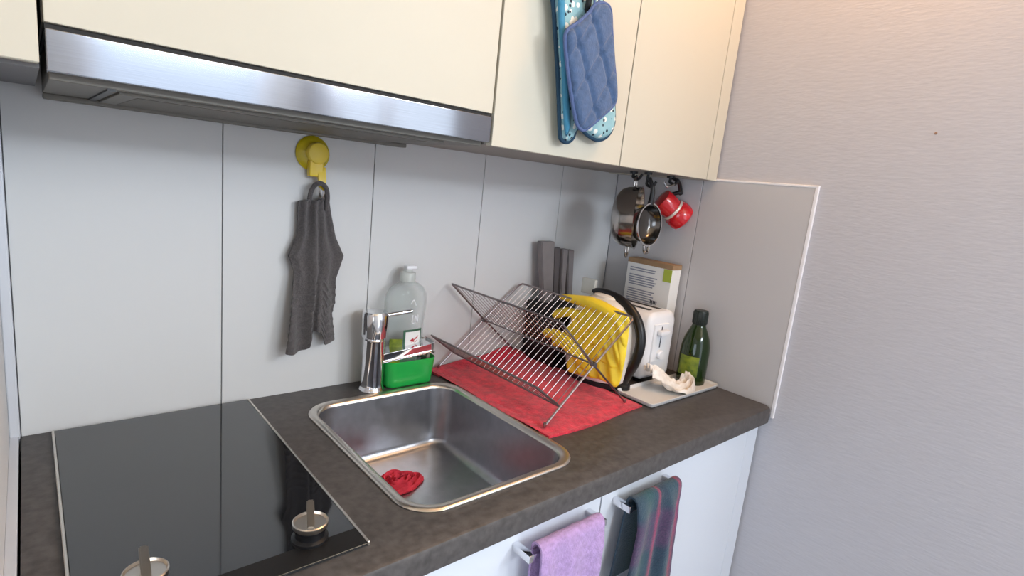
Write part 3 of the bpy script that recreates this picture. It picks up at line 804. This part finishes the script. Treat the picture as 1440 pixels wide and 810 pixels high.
# ------------------------------------------------------------------ rubber gloves over the rack's rail
def capsule_chain(bm, pts, rs, flat=1.0):
    pts = [V(p) for p in pts]
    m = MB(); m.bm.free(); m.bm = bm
    sp = spline(pts, 5); n = len(sp)
    rr = []
    for i in range(n):
        f = i / (n - 1) * (len(rs) - 1); k = min(int(f), len(rs) - 2); rr.append(rs[k] + (rs[k + 1] - rs[k]) * (f - k))
    m.tube(sp, rr, n=12)
    for p, r in ((sp[0], rr[0]), (sp[-1], rr[-1])):
        bmesh.ops.create_uvsphere(bm, u_segments=12, v_segments=8, radius=r, matrix=Matrix.Translation(p))
def G(px, py, x=-.372): return U(px, py, 0, x)
def remesh_build(bm, name, m, voxel, label, cat, group=None, it=4):
    me = bpy.data.meshes.new('tmp'); bm.to_mesh(me); bm.free()
    o = bpy.data.objects.new('tmp', me); COL.objects.link(o)
    r = o.modifiers.new('r', 'REMESH'); r.mode = 'VOXEL'; r.voxel_size = voxel
    s = o.modifiers.new('s', 'SMOOTH'); s.iterations = it; s.factor = .5
    dg = bpy.context.evaluated_depsgraph_get(); dg.update()
    e = bmesh.new(); e.from_mesh(o.evaluated_get(dg).to_mesh())
    bpy.data.objects.remove(o)
    mb = MB(); mb.bm.free(); mb.bm = e
    return tag(mb.build(name, m, angle=180), label, cat, group)
# upper glove: hand over the top of the rail, fingers pointing left and down, cuff falling towards the right
bm = bmesh.new()
capsule_chain(bm, [G(868, 446), G(846, 433), G(826, 425), G(789, 417)], [.018, .018, .0165, .0065])
capsule_chain(bm, [G(822, 446), G(806, 440), G(795, 439), G(782, 442)], [.012, .0125, .0135, .0115])
mbx = MB(); mbx.bm.free(); mbx.bm = bm
pp = [(814, 436), (850, 432), (882, 442), (882, 480), (868, 520), (840, 506), (816, 501), (802, 490), (792, 470), (800, 455)]
mbx.pillow([(G(*q).y, G(*q).z) for q in pp], lambda a, b, h: V((-.370 - h, a, b)), .010, .006, .018, .006, lambda a, b: .006 * math.sin((a * .9 - b * .5) * 220))
capsule_chain(bm, [G(848, 444, -.372), G(828, 456, -.376), G(814, 470, -.378), G(806, 484, -.378)], [.015, .0135, .012, .0095])
capsule_chain(bm, [G(860, 448, -.372), G(842, 464, -.378), G(828, 480, -.380), G(817, 496, -.380)], [.015, .0135, .012, .0095])
capsule_chain(bm, [G(874, 446, -.370), G(858, 464, -.374), G(846, 484, -.376), G(834, 502, -.376)], [.014, .0135, .012, .0095])
capsule_chain(bm, [G(874, 448, -.366), G(872, 478, -.364), G(866, 500, -.362)], [.015, .014, .010])
remesh_build(bm, 'rubber_glove', M['glove'], .0028, 'yellow rubber glove lying on top with fingers over the rack rail', 'glove', 'yellow rubber gloves')
# lower glove: cuff hangs like a skirt, fingers poke between the rack wires
bm = bmesh.new()
mbx = MB(); mbx.bm.free(); mbx.bm = bm
cuff = [(842, 440), (864, 438), (883, 444), (883, 472), (877, 512), (867, 545), (845, 536), (820, 530), (797, 522), (798, 504), (813, 488), (806, 470), (822, 452)]
c2 = [(G(*q).y, G(*q).z) for q in cuff]
mbx.pillow(c2, lambda a, b, h: V((-.368 - h, a, b)), .009, .006, .016, .006, lambda a, b: .005 * math.sin((a * .9 - b * .3) * 190))
capsule_chain(bm, [G(824, 500, -.374), G(804, 484, -.390), G(784, 471, -.398), G(769, 468, -.400)], [.014, .0145, .014, .0125])
capsule_chain(bm, [G(826, 508, -.374), G(808, 496, -.390), G(793, 483, -.398), G(782, 481, -.400)], [.014, .0135, .013, .012])
capsule_chain(bm, [G(824, 514, -.374), G(812, 503, -.384), G(804, 495, -.390)], [.013, .011, .0095])
remesh_build(bm, 'rubber_glove', M['glove'], .0028, 'yellow rubber glove underneath with its cuff hanging down to the towel', 'glove', 'yellow rubber gloves')

# ------------------------------------------------------------------ plastic tray, cloth, oil bottle
tag(rr_shell(-.322, -.012, -.456, -.343, .012, ZC + .0003, ZC + .012, .002, .003).build('plastic_tray', M['tray'], angle=50), 'shallow translucent plastic tray at the right end of the worktop', 'tray')
def crumple(path, w, name, m, label, cat, zmin):
    g = []; C = 22; sp = spline(path, 8)
    for i, p in enumerate(sp):
        t_ = (sp[min(i + 1, len(sp) - 1)] - sp[max(i - 1, 0)]).normalized(); sd = t_.cross(V((0, 0, 1))).normalized()
        v = i / (len(sp) - 1); ww = w * (.55 + .45 * math.sin(PI * min(1, v * 1.15 + .1)))
        row = []
        for j in range(C):
            u = j / (C - 1) - .5
            q = p + sd * (u * 2 * ww)
            arch = (1 - (2 * u) ** 2) * .014 + .0075 * math.sin(u * 21 + v * 9) + .005 * noise.noise(V((u * 9, v * 14, 2)))
            q = q + V((0, 0, arch)); q.z = max(q.z, zmin + .003); row.append(q)
        g.append(row)
    b = MB(); b.sheet(g, lambda i, j: V((0, 0, -.0024)))
    return tag(b.build(name, m, angle=80), label, cat)
crumple([(-.225, -.366, ZC + .052), (-.20, -.380, ZC + .044), (-.182, -.400, ZC + .022), (-.162, -.416, ZC + .012), (-.138, -.424, ZC + .012), (-.118, -.422, ZC + .022), (-.112, -.408, ZC + .030)],
        .038, 'net_bag', M['clothwhite'], 'crumpled white cloth with brownish marks lying in the tray', 'cloth', ZC + .003)
t = thing('oil_bottle', (-.050, -.388, ZC + .0025), 'dark green olive oil bottle with black cap by the right wall', 'bottle')
T = Matrix.Translation((-.050, -.388, ZC + .0025))
MB().lathe([(0, 0), (.034, 0), (.038, .003), (.039, .012), (.039, .088), (.0375, .108), (.033, .128), (.026, .146), (.020, .158), (.0175, .165), (.017, .170), (0, .170)], T, n=48).build('body', M['oilglass'], t)
cp = MB().lathe([(0, .166), (.0178, .166), (.0192, .168), (.0192, .202), (.0178, .205), (0, .205)], T, n=32).build('cap', M['oilcap'], t)
rg = MB()
for k in range(24):
    a = 2 * PI * k / 24; rg.tube([(-.050 + .0192 * math.cos(a), -.388 + .0192 * math.sin(a), ZC + .172), (-.050 + .0192 * math.cos(a), -.388 + .0192 * math.sin(a), ZC + .203)], .0009, n=5)
rg.build('cap_ridges', M['oilcap'], cp)
lb = MB(); n = 20; a0, a1 = math.radians(150), math.radians(232)
def ob(a, z, r): return V((-.050 + r * math.cos(a), -.388 + r * math.sin(a), z))
lb.sheet([[ob(a0 + (a1 - a0) * j / n, z, .0396) for j in range(n + 1)] for z in (ZC + .085, ZC + .03)], lambda i, j: ob(a0 + (a1 - a0) * j / n, 0, .0392) - ob(a0 + (a1 - a0) * j / n, 0, .0396))
lb.build('label', M['oillabel'], t, label='yellow-green label')

# ------------------------------------------------------------------ red cloth in the sink
def sink_cloth():
    z0 = ZC - .1435; c = V((-.862, -.232))
    g = []; R, C = 26, 48
    for i in range(R):
        row = []
        for j in range(C):
            a = 2 * PI * j / (C - 1); r = .006 + .036 * i / (R - 1)
            rr = r * (1 + .16 * math.cos(3 * a + .6) * (i / R) + .08 * math.cos(5 * a))
            h = .013 + .0055 * math.sin(i * .95) - .012 * (i / (R - 1)) ** 3
            row.append(V((c.x + rr * math.cos(a) * 1.12, c.y + rr * math.sin(a), z0 + max(.0032, h + .002 * math.sin(4 * a + i * .4)))))
        g.append(row)
    ctr = [V((c.x, c.y, z0 + .010))] * C
    b = MB(); b.sheet(g, lambda i, j: V((0, 0, -.0028)))
    bmesh.ops.remove_doubles(b.bm, verts=b.bm.verts, dist=1e-5)
    return b
tag(sink_cloth().build('dishcloth', M['redcloth'], angle=80), 'crumpled red dishcloth lying on the bottom of the sink', 'cloth')

# ------------------------------------------------------------------ towels on the door handles
def over_bar(name, m, x0f, x1f, bot, ybar, zbar, folds, label, amp=.006, gathers=None):
    g = []; R, C = 60, 40
    back = .16
    for i in range(R):
        row = []; s = i / (R - 1)
        for j in range(C):
            u = j / (C - 1)
            if s < .22:      # back fall, rising
                q = s / .22; z = zbar - back * (1 - q); y = ybar + .012
            elif s < .30:
                a = (s - .22) / .08 * PI; y = ybar + .012 * math.cos(a); z = zbar + .011 * math.sin(a)
            else:
                q = (s - .30) / .70; z = zbar - (zbar - bot) * q; y = ybar - .012
            v = max(0, (zbar + .01 - z))
            x = x0f(v) + (x1f(v) - x0f(v)) * u
            if s >= .26: y -= (amp * min(1, v / .05)) * (.5 + .5 * math.sin(u * folds * 2 * PI + .8)) - (amp * .7 * min(1, v / .08) * math.exp(-((u - .58) / .07) ** 2) if amp > .01 else 0) + .002 * noise.noise(V((x * 30, z * 30, 3)))
            z += .002 * noise.noise(V((x * 40, 7, s * 9)))
            row.append(V((x, y, z)))
        g.append(row)
    def off(i, j):
        s = i / (R - 1)
        if s < .22: return V((0, -.004, 0))
        if s < .30:
            a = (s - .22) / .08 * PI; return V((0, -.004 * math.cos(a), -.004 * math.sin(a)))
        return V((0, .004, 0))
    b = MB(); b.sheet(g, off)
    return tag(b.build(name, m, angle=80), label, 'towel', 'towels on the door handles')
over_bar('tea_towel', M['lavender'], lambda v: -.832 + .05 * min(v, .3) * 0, lambda v: -.678 - .02 * v, .44, -.611, .827, 2.2, 'lavender terry towel over the handle of the door under the sink')
over_bar('tea_towel', M['tartan'], lambda v: -.585 - .12 * min(v, .4), lambda v: -.436 + .06 * min(v, .4), .34, -.611, .827, 1.7, 'dark teal and plum towel over the handle nearer the right wall', amp=.020)

# ------------------------------------------------------------------ oven mitt and potholder on the cabinet door
t = thing('oven_mitt', (-.63, -.355, 1.48), 'long teal double oven mitt with animal print on the cabinet door', 'oven mitt')
def D(px, py, y): q = U(px, py, 1, y); return (q.x, q.z)
MY = -.360
ol = [(777, -60), (835, -70), (846, -30), (846, 40), (860, 120), (863, 155), (862, 176), (853, 192), (840, 197), (826, 190), (816, 180), (809, 183), (806, 193), (798, 200), (789, 196), (787, 180), (784, 100), (779, 20)]
o2 = [D(x, y, MY) for x, y in ol]
MB().pillow(o2, lambda a, b, h: V((a, MY - h, b)), .013, .013, .018, .007, lambda a, b: .0012 * math.sin(a * 120 + b * 40)).build('mitt_body', M['mittprint'], t, angle=180)
lo = smooth_loop(o2, .006)
MB().tube([(a, MY, b) for a, b in lo], .0042, n=8, closed=True).build('binding', M['mittedge'], t)
o3 = [D(x, y, MY) for x, y in [(776, -55), (786, -55), (789, 60), (793, 120), (796, 170), (792, 190), (787, 182), (783, 100), (778, 20)]]
MB().pillow(o3, lambda a, b, h: V((a, MY - .012 - h, b)), .005, .004, .008, .006).build('side_panel', M['mittblue'], t, angle=180)
t = thing('potholder', (-.60, -.39, 1.52), 'blue quilted potholder hanging in front of the teal oven mitt', 'potholder')
PY = -.392
pol = [(838, 6), (850, 5), (858, 14), (860, 45), (863, 90), (866, 125), (864, 145), (850, 160), (828, 179), (820, 183), (812, 176), (806, 150), (800, 110), (795, 65), (797, 44), (815, 30), (828, 18)]
p2 = [D(x, y, PY) for x, y in pol]
def quilt(a, b):
    s = .062
    e = min(abs(((a + b * .62) / s) % 1 - .5), abs(((a - b * .62) / s) % 1 - .5))
    return -.006 * math.exp(-(((.5 - abs(((a + b * .62) / s) % 1 - .5)) / .10) ** 2)) - .006 * math.exp(-(((.5 - abs(((a - b * .62) / s) % 1 - .5)) / .10) ** 2))
MB().pillow(p2, lambda a, b, h: V((a, PY - h, b)), .011, .008, .014, .0035, quilt).build('pad', M['bluepad'], t, angle=180)
MB().tube([(a, PY, b) for a, b in smooth_loop(p2, .006)], .0036, n=8, closed=True).build('binding', M['bluepadedge'], t)
q = U(836, 12, 1, PY)
MB().tube(spline([(q.x, PY, q.z), (q.x - .008, PY - .002, q.z + .03), (q.x + .002, PY + .012, q.z + .065), (q.x + .014, PY + .004, q.z + .03), (q.x + .006, PY, q.z)], 5), .0022, n=8).build('hanging_loop', M['bluepadedge'], t)
q = U(829, 8, 1, -.372)
t = thing('door_hook', (q.x, YF, q.z + .05), 'black hook on the cabinet door holding mitt and potholder', 'hook')
MB().box(q.x - .008, q.x + .012, YF - .004, YF - .0002, q.z + .03, q.z + .10, bev=.002).build('plate', M['black'], t)
MB().tube(spline([(q.x + .002, YF - .003, q.z + .06), (q.x + .002, YF - .03, q.z + .048), (q.x + .003, YF - .052, q.z + .045), (q.x + .003, YF - .058, q.z + .066)], 5), .004, n=8).build('hook_arm', M['black'], t)
t2 = MB().tube(spline([U(826, 14, 1, -.378), U(828, 2, 1, -.384), U(832, -14, 1, -.382)], 5), .0055, n=8)
m0 = [o for o in bpy.data.objects if o.name == 'oven_mitt'][0]
t2.build('hanging_loop', M['blackcord'], m0)

# ------------------------------------------------------------------ pans and red pot under the wall cabinet
def at(px, py, y): return U(px, py, 1, y)
ZH = ZU
view = lambda p: (p - CC).normalized()
# saucepan with two loop handles
c = at(895, 306, -.235); vw = view(c)
ax = (CR * .93 - vw * .34 + V((0, 0, -.10))).normalized()
t = thing('saucepan', c, 'round polished steel saucepan with loop handles hanging under the wall cabinet', 'saucepan')
T = frame(c - ax * .062, ax)
R0 = .083
out = [(0, 0), (.040, 0.001), (.060, .006), (.073, .019), (.079, .034), (.0815, .056), (R0, .066), (R0 + .002, .067)]
inn = [(r - .0025, z + (.0025 if z < .03 else 0)) for r, z in out[::-1][1:-1]] + [(0, .0025)]
MB().lathe(out + inn, T, n=56).build('pot_body', M['potsteel'], t)
for sgn in (1, -1):
    x = R0 * sgn
    pts = [T @ V((x * .98, -.016, .048)), T @ V((x + sgn * .016, -.015, .048)), T @ V((x + sgn * .025, 0, .048)), T @ V((x + sgn * .016, .015, .048)), T @ V((x * .98, .016, .048))]
    MB().tube(spline(pts, 6), .0035, n=10).build('loop_handle', M['potsteel'], t)
topA = T @ V((R0 + .024, 0, .048))
# small pan in front
c2 = at(911, 316, -.285); vw2 = view(c2)
ax2 = (CR * .72 - vw2 * .62 + V((0, 0, -.05))).normalized()
t = thing('small_pan', c2, 'small steel pan with dark inside hanging in front of the saucepan', 'pan')
T2 = frame(c2 - ax2 * .026, ax2)
R1 = .052
out = [(0, 0), (.036, .0), (.044, .006), (.050, .022), (R1, .030), (R1 + .003, .0305)]
MB().lathe(out, T2, n=48).build('pan_body', M['potsteel'], t)
MB().lathe([(R1 + .0035, .0310), (R1 - .002, .031), (.047, .022), (.042, .010), (.034, .0035), (0, .003)], T2, n=48).build('pan_inside', M['potdark'], t, label='dark pan inside')
MB().lathe([(R1 + .0008, .0300), (R1 + .0042, .0305), (R1 + .0042, .033), (R1 + .0008, .033)], T2, n=48).build('rolled_rim', M['chrome'], t)
ptop = T2 @ V((R1, 0, .028))
hk1 = at(914, 246, -.272)
MB().tube(spline([ptop, ptop.lerp(hk1, .5) + V((.0, -.008, 0)), hk1 + V((0, 0, -.008))], 6), [.008, .006, .0055], n=10).build('handle', M['black'], t)
pb = T2 @ V((-R1 - .001, 0, .028))
MB().tube(spline([pb + T2.to_3x3() @ V((0, -.011, 0)), pb + T2.to_3x3() @ V((-.018, -.007, 0)), pb + T2.to_3x3() @ V((-.018, .007, 0)), pb + T2.to_3x3() @ V((0, .011, 0))], 6), .004, n=8).build('loop_handle', M['potsteel'], t)
# red pot
c3 = at(953, 301, -.245); vw3 = view(c3)
ax3 = (CR * -.70 + V((0, 0, 1)) * .55 + vw3 * -.10).normalized()
t = thing('red_pot', c3, 'small red pot with a pale band hanging from a black handle', 'pot')
T3 = frame(c3 - ax3 * .026, ax3) @ Matrix.Scale(1.17, 4)
MB().lathe([(0, 0), (.027, 0), (.0325, .004), (.034, .012), (.033, .030), (.029, .036), (0, .036)], T3, n=40).build('lower_pot', M['red'], t)
MB().lathe([(0, .0355), (.0285, .0355), (.0295, .037), (.0295, .041), (.0285, .0425), (0, .0425)], T3, n=40).build('band', M['paleband'], t)
MB().lathe([(0, .042), (.0265, .042), (.0275, .05), (.0285, .074), (.027, .080), (.012, .083), (0, .083)], T3, n=40).build('upper_pot', M['red'], t)
hh = at(946, 250, -.252)
ra = T3 @ V((.027, 0, .068)); 
hs = T3 @ V((.026, 0, .066))
ha, hb, hc = at(957, 272, -.250), at(955, 258, -.254), at(946, 250, -.254)
MB().tube(spline([hs, hs.lerp(ha, .6) + V((0, -.006, .004)), ha, hb, hc], 6), [.0055, .006, .006, .0055, .005], n=10).build('handle', M['black'], t)
MB().tube(spline([hb.lerp(hc, .4), at(947, 260, -.262), at(938, 262, -.262), at(934, 256, -.258)], 5), .003, n=8).build('hanging_clip', M['chrome'], t)

# hooks fixed under the cabinet
def under_hook(x, y, drop, label, off=(0, 0)):
    t = thing('pan_hook', (x, y, ZU), label, 'hook', 'hooks under the wall cabinet')
    MB().lathe([(0, -.004), (.010, -.004), (.011, 0.0015), (0, .0018)], Matrix.Translation((x, y, ZU)), n=16).build('hook_plate', M['black'], t)
    dx, dy = off
    MB().tube(spline([(x, y, ZU - .003), (x + dx * .3, y + dy * .3, ZU - drop * .6), (x + dx, y + dy, ZU - drop), (x + dx + .010, y + dy - .010, ZU - drop - .004), (x + dx + .016, y + dy - .016, ZU - drop + .010)], 5), .0038, n=8).build('hook_arm', M['black'], t)
a1 = topA
under_hook(a1.x - .006, a1.y + .006, max(.012, ZU - a1.z + .002), 'black hook carrying the saucepan loop')
under_hook(hk1.x + .004, hk1.y + .008, .03, 'black hook carrying the small pan')
q = hc
under_hook(q.x - .004, q.y + .004, max(.015, ZU - q.z), 'black hook carrying the red pot')

# ------------------------------------------------------------------ light
def area(name, loc, rot, sx, sy, power, col, spread=180):
    l = bpy.data.lights.new(name, 'AREA'); l.shape = 'RECTANGLE'; l.size = sx; l.size_y = sy; l.energy = power; l.color = col; l.spread = math.radians(spread)
    o = bpy.data.objects.new(name, l); COL.objects.link(o); o.location = loc; o.rotation_euler = rot; return o
def daylight(name, z0, z1, power, col, side):
    """one pane zone of a window: a dim low zone, and a bright high strip added above what the hood reflects"""
    if side: return area(name, (.10, (wy0 + wy1) / 2, (z0 + z1) / 2), (0, PI / 2, 0), z1 - z0, wy1 - wy0 - .06, power, col)
    return area(name, ((rx0 + rx1) / 2, RY - .09, (z0 + z1) / 2), (PI / 2, 0, 0), rx1 - rx0 - .06, z1 - z0, power, col)
daylight('daylight_side_high', 1.93, 2.30, 44, (.90, .95, 1), True)  # bright strip added high so the hood mirrors only the dim zone
daylight('daylight_side_low', .90, 1.93, 7, (.86, .93, 1), True)
daylight('daylight_rear_high', 2.02, 2.30, 22, (.80, .89, 1), False)
daylight('daylight_rear_low', .18, 2.02, 7.5, (.78, .88, 1), False)
area('fill_light_far', (RX - .09, (ly0 + ly1) / 2, (lz0 + lz1) / 2), (0, -PI / 2, 0), lz1 - lz0 - .06, ly1 - ly0 - .06, 17, (.74, .85, 1))  # added fill that brightens the right wall
lamp = thing('warm_fill_lamp', (-.20, -.78, 2.42), 'added unseen lamp near the right wall, warming its top', 'lamp')  # unseen lamp added to warm the top of the right wall
MB().lathe([(0, .08), (.10, .08), (.14, .06), (.15, .03), (.12, .02), (0, .02)], Matrix.Translation((-.20, -.78, 2.42))).build('fill_lamp_base', M['white'], lamp)
pl = bpy.data.lights.new('warm_fill_light', 'POINT'); pl.energy = 11; pl.color = (1, .54, .22); pl.shadow_soft_size = .12
po = bpy.data.objects.new('warm_fill_light', pl); COL.objects.link(po); po.location = (-.20, -.78, 2.30)
wd = bpy.data.worlds.new('World'); SC.world = wd; wd.use_nodes = True
wd.node_tree.nodes['Background'].inputs[0].default_value = (.75, .85, 1, 1); wd.node_tree.nodes['Background'].inputs[1].default_value = .6

# ------------------------------------------------------------------ camera and view
cam = bpy.data.cameras.new('camera'); co = bpy.data.objects.new('camera', cam); COL.objects.link(co)
cam.sensor_width = 36; cam.lens = F_PX / 1440 * 36; cam.clip_start = .01
mx = Matrix((CR, -CD, -CF)).transposed().to_4x4(); mx.translation = CC; co.matrix_world = mx
SC.camera = co
SC.view_settings.view_transform = 'Standard'; SC.view_settings.look = 'None'
SC.view_settings.exposure = 0.36; SC.view_settings.gamma = 1; SC.view_settings.use_curve_mapping = False
SC.cycles.use_denoising = True
SC.cycles.max_bounces = 10; SC.cycles.transmission_bounces = 10; SC.cycles.transparent_max_bounces = 10
SC.cycles.sample_clamp_indirect = 6
